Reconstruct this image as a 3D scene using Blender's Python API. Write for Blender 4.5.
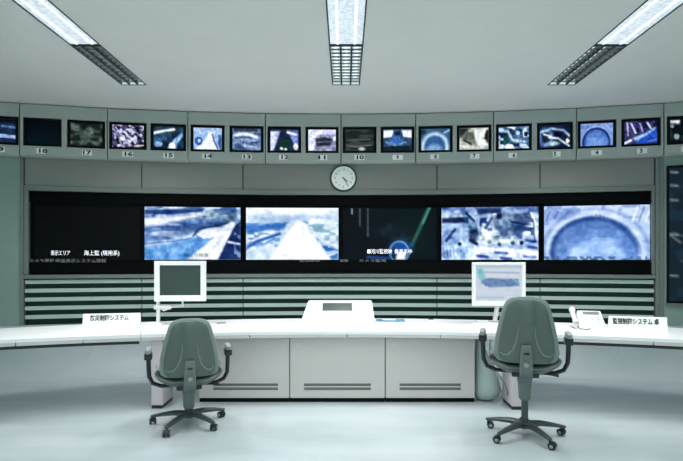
import bpy, math, random
import numpy as np
from mathutils import Vector, Matrix
random.seed(7)
C = bpy.context.scene.collection
R = math.radians
for o in list(bpy.data.objects): bpy.data.objects.remove(o)

# ------------------------------------------------------------------ camera, world, light, exposure
sc = bpy.context.scene
F = 520.0; VX = 345.0; VY = 257.0; EYE = 1.40
cam = bpy.data.cameras.new('camera'); co = bpy.data.objects.new('camera', cam); C.objects.link(co)
cam.sensor_width = 36; cam.lens = 36*F/683; cam.clip_start = 0.02
co.location = (0, 0, EYE); co.rotation_euler = (R(90), 0, 0)
cam.shift_x = -(VX-341.5)/683; cam.shift_y = (VY-230.5)/683
sc.camera = co
w = bpy.data.worlds.new('world'); sc.world = w; w.use_nodes = True
w.node_tree.nodes['Background'].inputs[0].default_value = (0.6, 0.75, 0.75, 1)
w.node_tree.nodes['Background'].inputs[1].default_value = 0.05
sc.view_settings.view_transform = 'Standard'; sc.view_settings.look = 'None'
sc.view_settings.exposure = 0.25; sc.view_settings.gamma = 1.0; sc.view_settings.use_curve_mapping = False

CEIL = 3.18; YBW = -3.15
ROWS = [(-2.31, -2.05), (-0.135, 0.155), (2.09, 2.38)]
FAR_END, JOINT, UNIT = 5.38, 4.37, 1.04

def area(name, x, y, z, sx, sy, power, col=(0.965, 1.0, 0.985), spread=180):
    l = bpy.data.lights.new(name, 'AREA'); l.shape = 'RECTANGLE'; l.size = sx; l.size_y = sy
    l.energy = power; l.color = col; l.spread = R(spread)
    o = bpy.data.objects.new(name, l); C.objects.link(o); o.location = (x, y, z)
    return o
for i, (x0, x1) in enumerate(ROWS):
    k = 1.0 if i == 1 else 0.85
    xc = (x0+x1)/2
    # light thrown down by the two louvred units in view and by the units further back in the room
    area('lamp_light', xc, 4.98, CEIL-0.055, 0.22, 0.78, 22*k, spread=128)
    area('lamp_light', xc, 3.85, CEIL-0.055, 0.22, 0.95, 11*k, spread=118)
    for y in (2.5, 0.9, -0.7, -2.0):
        area('lamp_light', xc, y, CEIL-0.03, 0.24, 1.2, (7 if y > 0 else 15)*k, spread=170)
# added soft fill at the rear wall for ceiling and walls; no window modelled
gl = area('added_fill_light', 0, YBW, 1.9, 7.5, 1.7, 80, (1.0, 1.0, 0.98)); gl.rotation_euler = (R(90), 0, R(180))

# ------------------------------------------------------------------ materials
def s2l(c):
    return tuple(((v/255)/12.92 if v/255 <= 0.04045 else (((v/255)+0.055)/1.055)**2.4) for v in c)
def mat(name, rgb, rough=0.5, metal=0.0, noise=0.0, nscale=8.0, emit=None, es=1.0, bump=0.0, spec=0.5, coat=0.0):
    m = bpy.data.materials.new(name); m.use_nodes = True
    nt = m.node_tree; b = nt.nodes['Principled BSDF']
    c = s2l(rgb); b.inputs['Base Color'].default_value = (*c, 1)
    b.inputs['Roughness'].default_value = rough; b.inputs['Metallic'].default_value = metal
    b.inputs['Specular IOR Level'].default_value = spec; b.inputs['Coat Weight'].default_value = coat
    if noise or bump:
        tc = nt.nodes.new('ShaderNodeTexCoord'); n = nt.nodes.new('ShaderNodeTexNoise')
        n.inputs['Scale'].default_value = nscale; n.inputs['Detail'].default_value = 4
        nt.links.new(tc.outputs['Object'], n.inputs['Vector'])
        if noise:
            r = nt.nodes.new('ShaderNodeValToRGB')
            r.color_ramp.elements[0].position = 0.3; r.color_ramp.elements[1].position = 0.7
            r.color_ramp.elements[0].color = (*[v*(1-noise) for v in c], 1)
            r.color_ramp.elements[1].color = (*[min(1, v*(1+noise)) for v in c], 1)
            nt.links.new(n.outputs['Fac'], r.inputs['Fac']); nt.links.new(r.outputs['Color'], b.inputs['Base Color'])
        if bump:
            bp = nt.nodes.new('ShaderNodeBump'); bp.inputs['Strength'].default_value = bump
            bp.inputs['Distance'].default_value = 0.003
            nt.links.new(n.outputs['Fac'], bp.inputs['Height']); nt.links.new(bp.outputs['Normal'], b.inputs['Normal'])
    if emit:
        b.inputs['Emission Color'].default_value = (*s2l(emit), 1); b.inputs['Emission Strength'].default_value = es
    return m
M = {
 'ceiling': mat('ceiling_paint', (234, 233, 229), 0.9, noise=0.015, nscale=3),
 'wall': mat('wall_paint', (170, 200, 196), 0.7, noise=0.02, nscale=2),
 'fascia': mat('fascia_steel_paint', (172, 180, 176), 0.45, noise=0.02, nscale=5),
 'panel': mat('lower_panel_paint', (134, 136, 132), 0.5, noise=0.02, nscale=4),
 'trim': mat('trim_paint', (114, 124, 121), 0.4, noise=0.02, nscale=4),
 'pillar': mat('pillar_paint', (136, 158, 152), 0.5, noise=0.03, nscale=4),
 'lowwall': mat('lower_wall_paint', (188, 200, 201), 0.4, noise=0.03, nscale=2),
 'slat': mat('slat_paint', (186, 204, 198), 0.45, noise=0.02, nscale=6),
 'slatback': mat('slat_backing_green', (14, 56, 50), 0.7, noise=0.05),
 'dark': mat('joint_dark', (34, 44, 44), 0.7, noise=0.03),
 'black': mat('black_plastic', (8, 11, 13), 0.5, spec=0.12, noise=0.05),
 'gloss_black': mat('black_bezel', (5, 7, 9), 0.6, spec=0.06, noise=0.05),
 'white': mat('white_laminate', (246, 246, 248), 0.35, noise=0.01, nscale=4),
 'edge': mat('edge_band_grey', (205, 202, 202), 0.45, noise=0.01),  # on the desk band this grey carries its front-face shade; tags reuse it
 'cabinet': mat('cabinet_steel_paint', (200, 196, 194), 0.45, noise=0.015, nscale=5),
 'leg': mat('leg_paint', (212, 202, 208), 0.5, noise=0.02),
 'slot': mat('vent_slot_grey', (120, 118, 118), 0.6, noise=0.02),
 'chair_shell': mat('chair_shell_plastic', (86, 99, 96), 0.5, noise=0.04, nscale=20, bump=0.1),
 'chair_fabric': mat('chair_fabric', (128, 141, 137), 0.9, noise=0.10, nscale=160, bump=0.5),
 'chair_metal': mat('chair_column_grey', (104, 117, 114), 0.4, metal=0.2, noise=0.03),
 'chair_black': mat('chair_black_plastic', (26, 34, 36), 0.4, noise=0.06),
 'chair_base': mat('chair_base_grey', (70, 80, 80), 0.35, metal=0.3, noise=0.06),
 'armpad': mat('arm_pad_grey', (140, 148, 146), 0.5, noise=0.03),
 'plastic': mat('white_plastic', (240, 240, 242), 0.4, noise=0.01),
 'plastic2': mat('offwhite_plastic', (218, 216, 220), 0.45, noise=0.02),
 'lcd_dark': mat('switched_off_screen', (58, 72, 70), 0.25, noise=0.03, spec=0.4),
 'ink': mat('dark_print', (40, 40, 44), 0.8, noise=0.02),
 'paper': mat('white_card', (250, 250, 250), 0.7, noise=0.01),
 'blueprint': mat('blue_magazine_cover', (70, 150, 195), 0.4, noise=0.35, nscale=14),
 'bag': mat('pale_green_plastic_film', (172, 190, 186), 0.3, noise=0.06, nscale=9, bump=0.6),
 'louvre_dark': mat('louvre_fin', (46, 56, 56), 0.4, metal=0.3, noise=0.03),
 'reflector': mat('lamp_reflector', (215, 225, 225), 0.35, noise=0.02, emit=(215, 228, 228), es=0.42),
 'blade': mat('louvre_blade', (150, 158, 158), 0.4, metal=0.2, noise=0.03),
 'tube': mat('fluorescent_tube', (250, 255, 255), 0.4, emit=(240, 250, 255), es=0.95),
 'diffuser': None, 'clock_face': mat('clock_face', (245, 250, 248), 0.5, noise=0.01),
 'clock_rim': mat('clock_rim', (34, 46, 46), 0.3, metal=0.3, noise=0.02),
 'cap_white': mat('caption_light', (240, 240, 245), 0.5, emit=(240, 240, 250), es=0.85),
 'cap_grey': mat('caption_dim', (90, 95, 95), 0.5, emit=(110, 115, 115), es=0.6),
 'cap_black': mat('caption_black', (10, 12, 20), 0.6, noise=0.02),
 'cable': mat('grey_cable', (110, 122, 120), 0.5, noise=0.02),
}
def diffuser_mat():
    m = bpy.data.materials.new('prismatic_diffuser'); m.use_nodes = True
    nt = m.node_tree; b = nt.nodes['Principled BSDF']
    tc = nt.nodes.new('ShaderNodeTexCoord'); v = nt.nodes.new('ShaderNodeTexVoronoi'); v.inputs['Scale'].default_value = 38
    r = nt.nodes.new('ShaderNodeValToRGB')
    r.color_ramp.elements[0].color = (*s2l((236, 244, 250)), 1); r.color_ramp.elements[1].color = (*s2l((176, 194, 205)), 1)
    r.color_ramp.elements[1].position = 0.8
    nt.links.new(tc.outputs['Object'], v.inputs['Vector']); nt.links.new(v.outputs['Distance'], r.inputs['Fac'])
    nt.links.new(r.outputs['Color'], b.inputs['Emission Color']); b.inputs['Emission Strength'].default_value = 0.85
    b.inputs['Base Color'].default_value = (0.3, 0.32, 0.33, 1); b.inputs['Roughness'].default_value = 0.3
    return m
M['diffuser'] = diffuser_mat()
def floor_mat():
    m = bpy.data.materials.new('polished_vinyl_floor'); m.use_nodes = True
    nt = m.node_tree; b = nt.nodes['Principled BSDF']
    tc = nt.nodes.new('ShaderNodeTexCoord'); n = nt.nodes.new('ShaderNodeTexNoise')
    mp = nt.nodes.new('ShaderNodeMapping'); mp.inputs['Scale'].default_value = (0.5, 1.6, 1)
    n.inputs['Scale'].default_value = 1.3; n.inputs['Detail'].default_value = 5
    r = nt.nodes.new('ShaderNodeValToRGB')
    r.color_ramp.elements[0].position = 0.3; r.color_ramp.elements[1].position = 0.7
    r.color_ramp.elements[0].color = (*s2l((168, 180, 184)), 1); r.color_ramp.elements[1].color = (*s2l((194, 201, 206)), 1)
    nt.links.new(tc.outputs['Object'], mp.inputs['Vector']); nt.links.new(mp.outputs['Vector'], n.inputs['Vector'])
    nt.links.new(n.outputs['Fac'], r.inputs['Fac']); nt.links.new(r.outputs['Color'], b.inputs['Base Color'])
    b.inputs['Roughness'].default_value = 0.22; b.inputs['Specular IOR Level'].default_value = 0.6
    n2 = nt.nodes.new('ShaderNodeTexNoise'); n2.inputs['Scale'].default_value = 3
    nt.links.new(mp.outputs['Vector'], n2.inputs['Vector'])
    bp = nt.nodes.new('ShaderNodeBump'); bp.inputs['Strength'].default_value = 0.25; bp.inputs['Distance'].default_value = 0.01
    nt.links.new(n2.outputs['Fac'], bp.inputs['Height']); nt.links.new(bp.outputs['Normal'], b.inputs['Normal'])
    return m
M['floor'] = floor_mat()
def picture_mat():
    m = bpy.data.materials.new('lit_screen_picture'); m.use_nodes = True
    nt = m.node_tree; b = nt.nodes['Principled BSDF']
    a = nt.nodes.new('ShaderNodeVertexColor'); a.layer_name = 'picture'
    nt.links.new(a.outputs['Color'], b.inputs['Emission Color']); b.inputs['Emission Strength'].default_value = 0.84
    b.inputs['Base Color'].default_value = (0.004, 0.005, 0.006, 1); b.inputs['Roughness'].default_value = 0.5
    b.inputs['Specular IOR Level'].default_value = 0.06
    return m
M['picture'] = picture_mat()

# ------------------------------------------------------------------ mesh helpers
class MB:
    def __init__(s): s.v = []; s.f = []
    def add(s, vs, fs):
        n = len(s.v); s.v += [tuple(v) for v in vs]; s.f += [tuple(i+n for i in f) for f in fs]; return s
    def box(s, x0, x1, y0, y1, z0, z1, m=None):
        vs = [Vector((x, y, z)) for z in (z0, z1) for y in (y0, y1) for x in (x0, x1)]
        if m: vs = [m @ v for v in vs]
        return s.add(vs, [(0, 2, 3, 1), (4, 5, 7, 6), (0, 1, 5, 4), (2, 6, 7, 3), (0, 4, 6, 2), (1, 3, 7, 5)])
    def hexa(s, low, high):   # low, high: 4 points each counter-clockwise from above
        return s.add(list(low)+list(high), [(3, 2, 1, 0), (4, 5, 6, 7), (0, 1, 5, 4), (1, 2, 6, 5), (2, 3, 7, 6), (3, 0, 4, 7)])
    def cyl(s, p0, p1, r0, r1=None, n=16):
        r1 = r0 if r1 is None else r1
        p0, p1 = Vector(p0), Vector(p1); d = (p1-p0).normalized()
        a = d.orthogonal().normalized(); b = d.cross(a)
        ring = lambda p, r: [p + r*(math.cos(2*math.pi*i/n)*a + math.sin(2*math.pi*i/n)*b) for i in range(n)]
        fs = [(i, (i+1) % n, n+(i+1) % n, n+i) for i in range(n)] + [tuple(range(n-1, -1, -1)), tuple(range(n, 2*n))]
        return s.add(ring(p0, r0)+ring(p1, r1), fs)
    def loft(s, rings, cap=True):
        n = len(rings[0]); vs = [p for r in rings for p in r]; fs = []
        for k in range(len(rings)-1):
            for i in range(n):
                fs.append((k*n+i, k*n+(i+1) % n, (k+1)*n+(i+1) % n, (k+1)*n+i))
        if cap: fs += [tuple(range(n-1, -1, -1)), tuple(range((len(rings)-1)*n, len(rings)*n))]
        return s.add(vs, fs)
    def tube(s, pts, r, n=8, sx=1.0):
        pts = [Vector(p) for p in pts]; rings = []
        for i, p in enumerate(pts):
            d = (pts[min(i+1, len(pts)-1)]-pts[max(i-1, 0)]).normalized()
            a = d.cross(Vector((0, 1, 0)))
            if a.length < 1e-3: a = d.cross(Vector((1, 0, 0)))
            a.normalize(); b = d.cross(a)
            rr = r[i] if isinstance(r, (list, tuple)) else r
            rings.append([p + rr*(math.cos(2*math.pi*k/n)*a + sx*math.sin(2*math.pi*k/n)*b) for k in range(n)])
        return s.loft(rings)
    def build(s, name, m, parent=None, smooth=False, bevel=0, seg=2):
        me = bpy.data.meshes.new(name); me.from_pydata(s.v, [], s.f); me.update()
        import bmesh
        bm = bmesh.new(); bm.from_mesh(me); bmesh.ops.recalc_face_normals(bm, faces=bm.faces); bm.to_mesh(me); bm.free()
        me.materials.append(m)
        o = bpy.data.objects.new(name, me); C.objects.link(o); o.parent = parent
        if smooth:
            me.polygons.foreach_set('use_smooth', [True]*len(me.polygons))
            md = o.modifiers.new('edges', 'EDGE_SPLIT'); md.split_angle = R(40)
        if bevel:
            md = o.modifiers.new('bevel', 'BEVEL'); md.width = bevel; md.segments = seg; md.limit_method = 'ANGLE'
        return o
def tag(o, label, cat, group=None, kind=None):
    if label: o['label'] = label
    if cat: o['category'] = cat
    if group: o['group'] = group
    if kind: o['kind'] = kind
    return o
def thing(name, label, cat, loc=(0, 0, 0), rz=0, group=None):
    o = bpy.data.objects.new(name, None); C.objects.link(o); o.location = loc; o.rotation_euler = (0, 0, rz)
    o.empty_display_size = 0.1
    return tag(o, label, cat, group)
def struct(o): o['kind'] = 'structure'; return o
def text(body, size, m, parent, loc, name='lettering', width=None, rot=(R(90), 0, 0), thick=0.0008, bold=0.0):
    cu = bpy.data.curves.new(name, 'FONT'); cu.body = body; cu.size = size; cu.align_x = 'CENTER'; cu.align_y = 'CENTER'
    cu.extrude = thick; cu.offset = bold; cu.resolution_u = 2
    t = bpy.data.objects.new(name, cu); C.objects.link(t)
    bpy.context.view_layer.update()
    me = bpy.data.meshes.new_from_object(t.evaluated_get(bpy.context.evaluated_depsgraph_get()))
    bpy.data.objects.remove(t)
    me.materials.clear(); me.materials.append(m)
    xs = [v.co.x for v in me.vertices]
    if width and xs:
        k = width/(max(xs)-min(xs))
        for v in me.vertices: v.co.x *= k
    o = bpy.data.objects.new(name, me); C.objects.link(o); o.parent = parent; o.location = loc; o.rotation_euler = rot
    return o

# ------------------------------------------------------------------ the wall's arc
AX = -0.045; RW = 15.5; D0 = 6.6; AY = D0-RW
def arc_pt(px, D):          # where the sight line of picture column px meets the arc at centre distance D
    r = RW+(D-D0); k = (px-VX)/F
    a = 1+k*k; b = -2*(k*AX+AY); c = AX*AX+AY*AY-r*r
    y = (-b+math.sqrt(b*b-4*a*c))/(2*a)
    return Vector((k*y, y, 0))
def ang(px, D):
    p = arc_pt(px, D); return math.atan2(p.x-AX, p.y-AY)
def on_arc(th, D): r = RW+(D-D0); return Vector((AX+r*math.sin(th), AY+r*math.cos(th), 0))
def zat(y, px, D): return EYE+(VY-y)/F*arc_pt(px, D).y
def arc_box(mb, t0, t1, D, depth, z0, z1, n=1):
    for i in range(n):
        a, b = t0+(t1-t0)*i/n, t0+(t1-t0)*(i+1)/n
        p = [on_arc(a, D), on_arc(b, D), on_arc(b, D+depth), on_arc(a, D+depth)]
        mb.hexa([q+Vector((0, 0, z0)) for q in p], [q+Vector((0, 0, z1)) for q in p])
    return mb
def frame_at(px0, px1, D):  # chord frame: centre, rotation, width
    a, b = arc_pt(px0, D), arc_pt(px1, D)
    return (a+b)/2, math.atan2(b.y-a.y, b.x-a.x), (b-a).length

# ------------------------------------------------------------------ setting
XW = 5.9; YB = -3.2
fl = MB().box(-XW, XW, YB, 6.8, -0.06, 0).build('floor', M['floor']); struct(fl)
cb = MB()
xs = [-XW] + [v for r in ROWS for v in r] + [XW]
for i in range(0, len(xs)-1, 2): cb.box(xs[i], xs[i+1], YB, 6.8, CEIL, CEIL+0.14)
for a, b in ROWS:
    cb.box(a, b, FAR_END, 6.8, CEIL, CEIL+0.14)
    cb.box(a, b, YB, JOINT-3*UNIT, CEIL, CEIL+0.14)
    cb.box(a-.02, b+.02, JOINT-3*UNIT-.02, FAR_END+.02, CEIL+0.12, CEIL+0.15)
struct(cb.build('ceiling', M['ceiling']))
TH = math.asin((XW)/RW)
wb = arc_box(MB(), -TH*1.02, TH*1.02, 6.76, 0.12, 0, CEIL, 24).build('wall_back', M['dark']); struct(wb)
struct(MB().box(-XW-.1, -XW, YB, 5.55, 0, CEIL).build('wall_left', M['wall']))
struct(MB().box(XW, XW+.1, YB, 5.55, 0, CEIL).build('wall_right', M['wall']))
struct(MB().box(-XW, XW, YB-.1, YB, 0, CEIL).build('wall_front', M['wall']))

Z_BAND = 2.566; Z_PAN = 2.244; Z_SUR = 2.181; Z_SILL = 1.195; Z_SL0 = 1.135; Z_LOW = 0.50
# monitors' outer picture extents (x0, x1, y0, y1)
MONS = [(-22, 18.5, 115.5, 143.5), (23, 61.5, 117, 145.5), (67, 105, 119.5, 147), (109, 146.5, 121.5, 149), (150.5, 186, 123.5, 151),
        (190.5, 224.5, 125.5, 152.5), (229.5, 263.5, 126.2, 153), (267.5, 301, 126.4, 153), (305.5, 338.5, 126.4, 153.2),
        (342.7, 376.4, 126.4, 153.3), (380.8, 414.5, 126.2, 153), (418.5, 452.7, 125.2, 152.5), (456.8, 491.5, 123.5, 151.5),
        (496, 532, 122, 150.2), (537, 573.2, 120, 149), (577.7, 616.5, 117.8, 147.5), (621.5, 661, 115.2, 144.5), (667, 708, 113.5, 142.5)]
SEAMS = [-62, 19.5, 107.3, 187.9, 265.3, 341, 415.8, 493.5, 576.5, 664, 752]
DB = 6.45; MZ0, MZ1 = 2.688, 3.018
def holed(mb, t0, t1, holes, z0, z1, hz0, hz1, D, depth):
    arc_box(mb, t0, t1, D, depth, hz1, z1); arc_box(mb, t0, t1, D, depth, z0, hz0)
    cuts = [t0]+[c for h in holes for c in h]+[t1]
    for i in range(0, len(cuts), 2): arc_box(mb, cuts[i], cuts[i+1], D, depth, hz0, hz1)
G = 0.0004
for i in range(len(SEAMS)-1):
    a, b = SEAMS[i], SEAMS[i+1]
    holes = [(ang(m[0], DB)-.0001, ang(m[1], DB)+.0001) for m in MONS if a-2 < (m[0]+m[1])/2 < b]
    mb = MB(); t0, t1 = ang(a, DB)+G, ang(b, DB)-G
    holed(mb, t0, t1, holes, Z_BAND+.03, CEIL-.012, MZ0, MZ1, DB, 0.05)
    mb.build('fascia_panel', M['fascia'], wb)
    lip = MB()            # rounded underside of the band
    for j in range(3):
        pts = [(0, .03), (.012, .012), (.035, 0)]
        if j < 2:
            (d0, z0), (d1, z1) = pts[j], pts[j+1]
            p = [on_arc(t0, DB+d0), on_arc(t1, DB+d0), on_arc(t1, DB+.3), on_arc(t0, DB+.3)]
            q = [on_arc(t0, DB+d1), on_arc(t1, DB+d1), on_arc(t1, DB+.3), on_arc(t0, DB+.3)]
            lip.hexa([v+Vector((0, 0, Z_BAND+z1)) for v in q], [v+Vector((0, 0, Z_BAND+z0)) for v in p])
    lip.build('fascia_lip', M['fascia'], wb)
# outer wall stretches past the last seams
for a, b in ((-TH, ang(SEAMS[0], DB)-G), (ang(SEAMS[-1], DB)+G, TH)):
    arc_box(MB(), a, b, DB, 0.05, Z_BAND, CEIL-.012, 4).build('fascia_panel', M['fascia'], wb)
arc_box(MB(), -TH, TH, DB+.05, 0.02, CEIL-.02, CEIL, 24).build('shadow_gap', M['dark'], wb)
DP = 6.55
PS = [24.3, 141.8, 243, 437, 540, 654.5]
for i in range(5):
    t0, t1 = ang(PS[i], DP)+G, ang(PS[i+1], DP)-G
    arc_box(MB(), t0, t1, DP, 0.03, Z_PAN, Z_BAND+.01, 3).build('wall_panel', M['panel'], wb)
tl, tr = ang(24.3, DP), ang(654.5, DP)
arc_box(MB(), tl, tr, DP-.02, 0.2, Z_SUR, Z_PAN-.004, 16).build('head_trim', M['trim'], wb)
arc_box(MB(), tl, tr, DP-.03, 0.2, Z_SL0+.01, Z_SILL-.006, 16).build('sill_trim', M['trim'], wb)
for a, b in ((24.3, 28.6), (651.6, 654.5)):
    arc_box(MB(), ang(a, DP), ang(b, DP), DP-.01, 0.2, Z_SILL, Z_SUR, 1).build('jamb_trim', M['trim'], wb)
arc_box(MB(), tl, tr, 6.62, 0.03, .602, Z_SL0+.01, 16).build('slat_backing', M['slatback'], wb)
for k in range(5):
    zc = 1.105-0.1035*k
    for i in range(5):
        t0, t1 = ang(PS[i], DP)+G, ang(PS[i+1], DP)-G
        arc_box(MB(), t0, t1, DP, 0.045, zc-.021, zc+.023, 4).build('slat', M['slat'], wb)
cv = MB(); NC = 24; prof = [(DP-.012, .60), (DP-.012, .30)] + [(DP-.012-.30*(1-math.cos(R(q))), .30-.30*math.sin(R(q))+.001) for q in range(15, 91, 15)] + [(DP+.03, .001), (DP+.03, .60)]
rings = []
for i in range(NC+1):
    th = -TH*.999+2*TH*.999*i/NC; rings.append([on_arc(th, d)+Vector((0, 0, z)) for d, z in prof])
cv.loft(rings).build('coved_lower_panel', M['floor'], wb, smooth=True)
# left flat pillar, right pillar and side panel
arc_box(MB(), ang(20.5, DP), ang(24, DP), DP-.02, 0.1, .602, Z_BAND-.002, 1).build('pillar_strip', M['trim'], wb)
arc_box(MB(), -TH, ang(20.2, DP), DP, 0.05, .602, Z_BAND, 8).build('side_panel', M['pillar'], wb)
arc_box(MB(), ang(655, DP), ang(658.6, DP), DP-.02, 0.1, .602, Z_BAND-.002, 1).build('pillar_strip', M['trim'], wb)
arc_box(MB(), ang(659, DP), ang(664, DP), DP-.01, 0.1, .602, Z_BAND-.002, 1).build('pillar_strip', M['trim'], wb)
arc_box(MB(), ang(664.3, DP), TH, DP, 0.05, .602, Z_BAND, 8).build('side_panel', M['pillar'], wb)
struct(MB().box(-XW, -XW+.015, YB, 5.4, 0, .08).build('baseboard_left', M['trim']))
struct(MB().box(XW-.015, XW, YB, 5.4, 0, .08).build('baseboard_right', M['trim']))

# ------------------------------------------------------------------ screen pictures
class Pic:
    def __init__(s, w, h, bg):
        s.w, s.h = w, h
        v, u = np.meshgrid(np.linspace(0, 1, h), np.linspace(0, 1, w), indexing='ij')
        s.u, s.v = u, v; s.a = np.zeros((h, w, 3)); s.a[:] = bg; s.asp = w/h; s.rs = np.random.RandomState(int(abs(sum(bg)))+w+h)
    def mix(s, m, c):
        m = np.clip(m, 0, 1)[..., None]; s.a = s.a*(1-m)+np.array(c, float)*m; return s
    def grad(s, c0, c1, v0=0, v1=1):
        t = np.clip((s.v-v0)/(v1-v0), 0, 1)[..., None]
        m = ((s.v >= v0) & (s.v <= v1))[..., None]
        s.a = np.where(m, np.array(c0)*(1-t)+np.array(c1)*t, s.a); return s
    def poly(s, pts, c, k=1.0, soft=0.012):
        x, y = s.u*s.asp, s.v; P = [(p[0]*s.asp, p[1]) for p in pts]
        d = np.full(x.shape, 1e9); ins = np.zeros(x.shape, bool)
        for i in range(len(P)):
            (x0, y0), (x1, y1) = P[i], P[(i+1) % len(P)]
            ex, ey = x1-x0, y1-y0; L = ex*ex+ey*ey+1e-12
            t = np.clip(((x-x0)*ex+(y-y0)*ey)/L, 0, 1)
            d = np.minimum(d, np.hypot(x-x0-t*ex, y-y0-t*ey))
            c1 = (y0 > y) != (y1 > y)
            with np.errstate(divide='ignore', invalid='ignore'):
                xi = (x1-x0)*(y-y0)/(y1-y0+1e-12)+x0
            ins ^= c1 & (x < xi)
        sd = np.where(ins, d, -d)
        return s.mix(k*(0.5+sd/(2*soft)), c)
    def line(s, pts, wd, c, k=1.0, soft=0.012):
        x, y = s.u*s.asp, s.v; d = np.full(x.shape, 1e9)
        for (a, b), (e, f) in zip(pts[:-1], pts[1:]):
            a, e = a*s.asp, e*s.asp; ex, ey = e-a, f-b
            t = np.clip(((x-a)*ex+(y-b)*ey)/(ex*ex+ey*ey+1e-12), 0, 1)
            d = np.minimum(d, np.hypot(x-a-t*ex, y-b-t*ey))
        return s.mix(k*(0.5+(wd/2-d)/(2*soft)), c)
    def ell(s, cx, cy, rx, ry, c, k=1.0, soft=0.06):
        q = np.hypot((s.u-cx)/rx, (s.v-cy)/ry)
        return s.mix(k*(0.5+(1-q)/(2*soft)), c)
    def ring(s, cx, cy, rx, ry, wd, c, k=1.0, soft=0.05):
        q = np.abs(np.hypot((s.u-cx)/rx, (s.v-cy)/ry)-1)
        return s.mix(k*(0.5+(wd/2-q)/(2*soft)), c)
    def nz(s, n, m):
        g = s.rs.rand(m+2, n+2)
        x = s.u*n; y = s.v*m; i = np.floor(x).astype(int); j = np.floor(y).astype(int)
        fx, fy = x-i, y-j; fx = fx*fx*(3-2*fx); fy = fy*fy*(3-2*fy)
        return (g[j, i]*(1-fx)+g[j, i+1]*fx)*(1-fy)+(g[j+1, i]*(1-fx)+g[j+1, i+1]*fx)*fy
    def noise(s, n, m, c, k=0.5, lo=0.5, hi=0.7, v0=-1, v1=2, u0=-1, u1=2):
        q = np.clip((s.nz(n, m)-lo)/(hi-lo), 0, 1)*k
        q = q*((s.v >= v0) & (s.v <= v1) & (s.u >= u0) & (s.u <= u1)); return s.mix(q, c)
def rough(p, amp, seed=1):   # the grain of a video picture: fine blotches that raise the contrast
    p.rs = np.random.RandomState(seed); t = np.zeros_like(p.u)
    for n, m, k in ((9, 6, .5), (18, 12, .8), (34, 24, .7)):
        if n < p.w*.7: t += k*(p.nz(n, m)-.5)
    p.a = np.clip((p.a-128)*1.12+128+t[..., None]*amp*np.array([1.1, 1.0, .8])*np.clip(p.a.mean(-1, keepdims=True)/110, .25, 1.2), 0, 255); return p
W_ = (244, 250, 255)
def big2():
    p = Pic(97, 55, (118, 150, 200)); p.grad((200, 225, 250), (120, 150, 200), 0, .15)
    p.noise(8, 14, (60, 90, 150), .9, .45, .6, 0, .62).noise(6, 12, (200, 222, 245), .8, .5, .65, 0, .6)
    p.poly([(0, .06), (.62, .02), (.6, .1), (.3, .14), (0, .14)], (35, 62, 120), .9)
    p.poly([(0, .22), (.35, .16), (.62, .1), (.62, .17), (.4, .26), (.15, .34), (0, .38)], W_, .95, .04)
    p.poly([(.15, .48), (.6, .4), (.5, .5), (.1, .6)], (95, 120, 165), .6, .04)
    p.poly([(.6, .1), (.85, .1), (.9, .25), (.62, .28)], (150, 180, 205), .5, .05).noise(20, 16, (50, 80, 80), .6, .5, .65, .1, .33, .6, 1)
    p.poly([(0, .78), (.25, .7), (.55, .55), (.78, .48), (.45, 1), (0, 1)], (92, 150, 214), 1, .03)
    p.poly([(0, .66), (.3, .62), (.5, .5), (.55, .56), (.3, .68), (0, .76)], (185, 210, 240), .8, .02)
    p.line([(0, .7), (.3, .65), (.5, .58)], .02, (40, 80, 150), .8)
    p.line([(.5, .55), (.56, .42), (.72, .36), (.86, .3)], .03, (20, 42, 70), .95)
    p.poly([(.94, .34), (1, .26), (1, 1), (.74, 1)], (22, 46, 98), 1).noise(12, 14, (120, 150, 200), .8, .6, .7, .2, 1, .93, 1)
    p.line([(.87, .66), (1, .7)], .04, (220, 235, 250))
    p.poly([(.54, .52), (.6, .44), (.8, .38), (.91, .27), (.95, .3), (.76, 1), (.43, 1), (.72, .58), (.6, .6)], (238, 244, 252), 1, .015)
    p.line([(.72, .56), (.44, 1)], .02, (120, 165, 215), .6).line([(.02, .9), (.3, .82), (.5, .7)], .05, (150, 190, 232), .7, .05)
    p.line([(.88, .4), (.62, .98)], .015, (190, 205, 225), .8)
    return p
def big3():
    p = Pic(93, 54, (205, 222, 240)); p.grad((248, 252, 255), (205, 225, 245), 0, .2)
    p.poly([(0.04, .16), (1, .14), (1, .26), (.04, .28)], (170, 195, 228), .8, .05)
    p.poly([(0, .34), (.45, .28), (.4, .42), (.12, .5), (0, .5)], (55, 112, 185), .95, .03)
    p.poly([(0, .5), (.35, .4), (.3, .5), (0, .66)], (235, 243, 252), .9, .03)
    p.noise(18, 22, (70, 125, 195), .7, .5, .6, .3, .75, 0, .36)
    p.line([(.0, .8), (.1, .66), (.36, .5)], .06, (52, 100, 175), .9).line([(.12, .78), (.3, .6)], .05, (80, 135, 205), .8)
    p.poly([(0, .8), (.2, .72), (.28, .8), (.22, 1), (0, 1)], (205, 224, 245), .9, .04)
    p.poly([(.66, .3), (1, .22), (1, .9), (.8, .6)], (215, 232, 245), .8, .04).noise(16, 18, (120, 170, 190), .7, .5, .65, .32, .9, .68, 1)
    p.poly([(.76, .6), (1, .82), (1, 1), (.9, 1)], (45, 105, 180), .9, .03).noise(20, 20, (225, 238, 250), .7, .6, .7, .6, 1, .75, 1)
    p.poly([(.54, .24), (.63, .3), (.7, .5), (.8, .7), (.92, 1), (.25, 1), (.4, .55)], (250, 252, 252), 1, .02)
    p.line([(.54, .26), (.42, .5), (.24, 1)], .02, (160, 190, 225), .8).line([(.61, .33), (.64, .98)], .02, (222, 236, 225), .8)
    p.line([(.62, .26), (.68, .3)], .05, (120, 160, 200), .7)
    p.poly([(.7, .2), (.85, .22), (.84, .3), (.66, .33)], W_, .9, .02)
    return p
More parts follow.
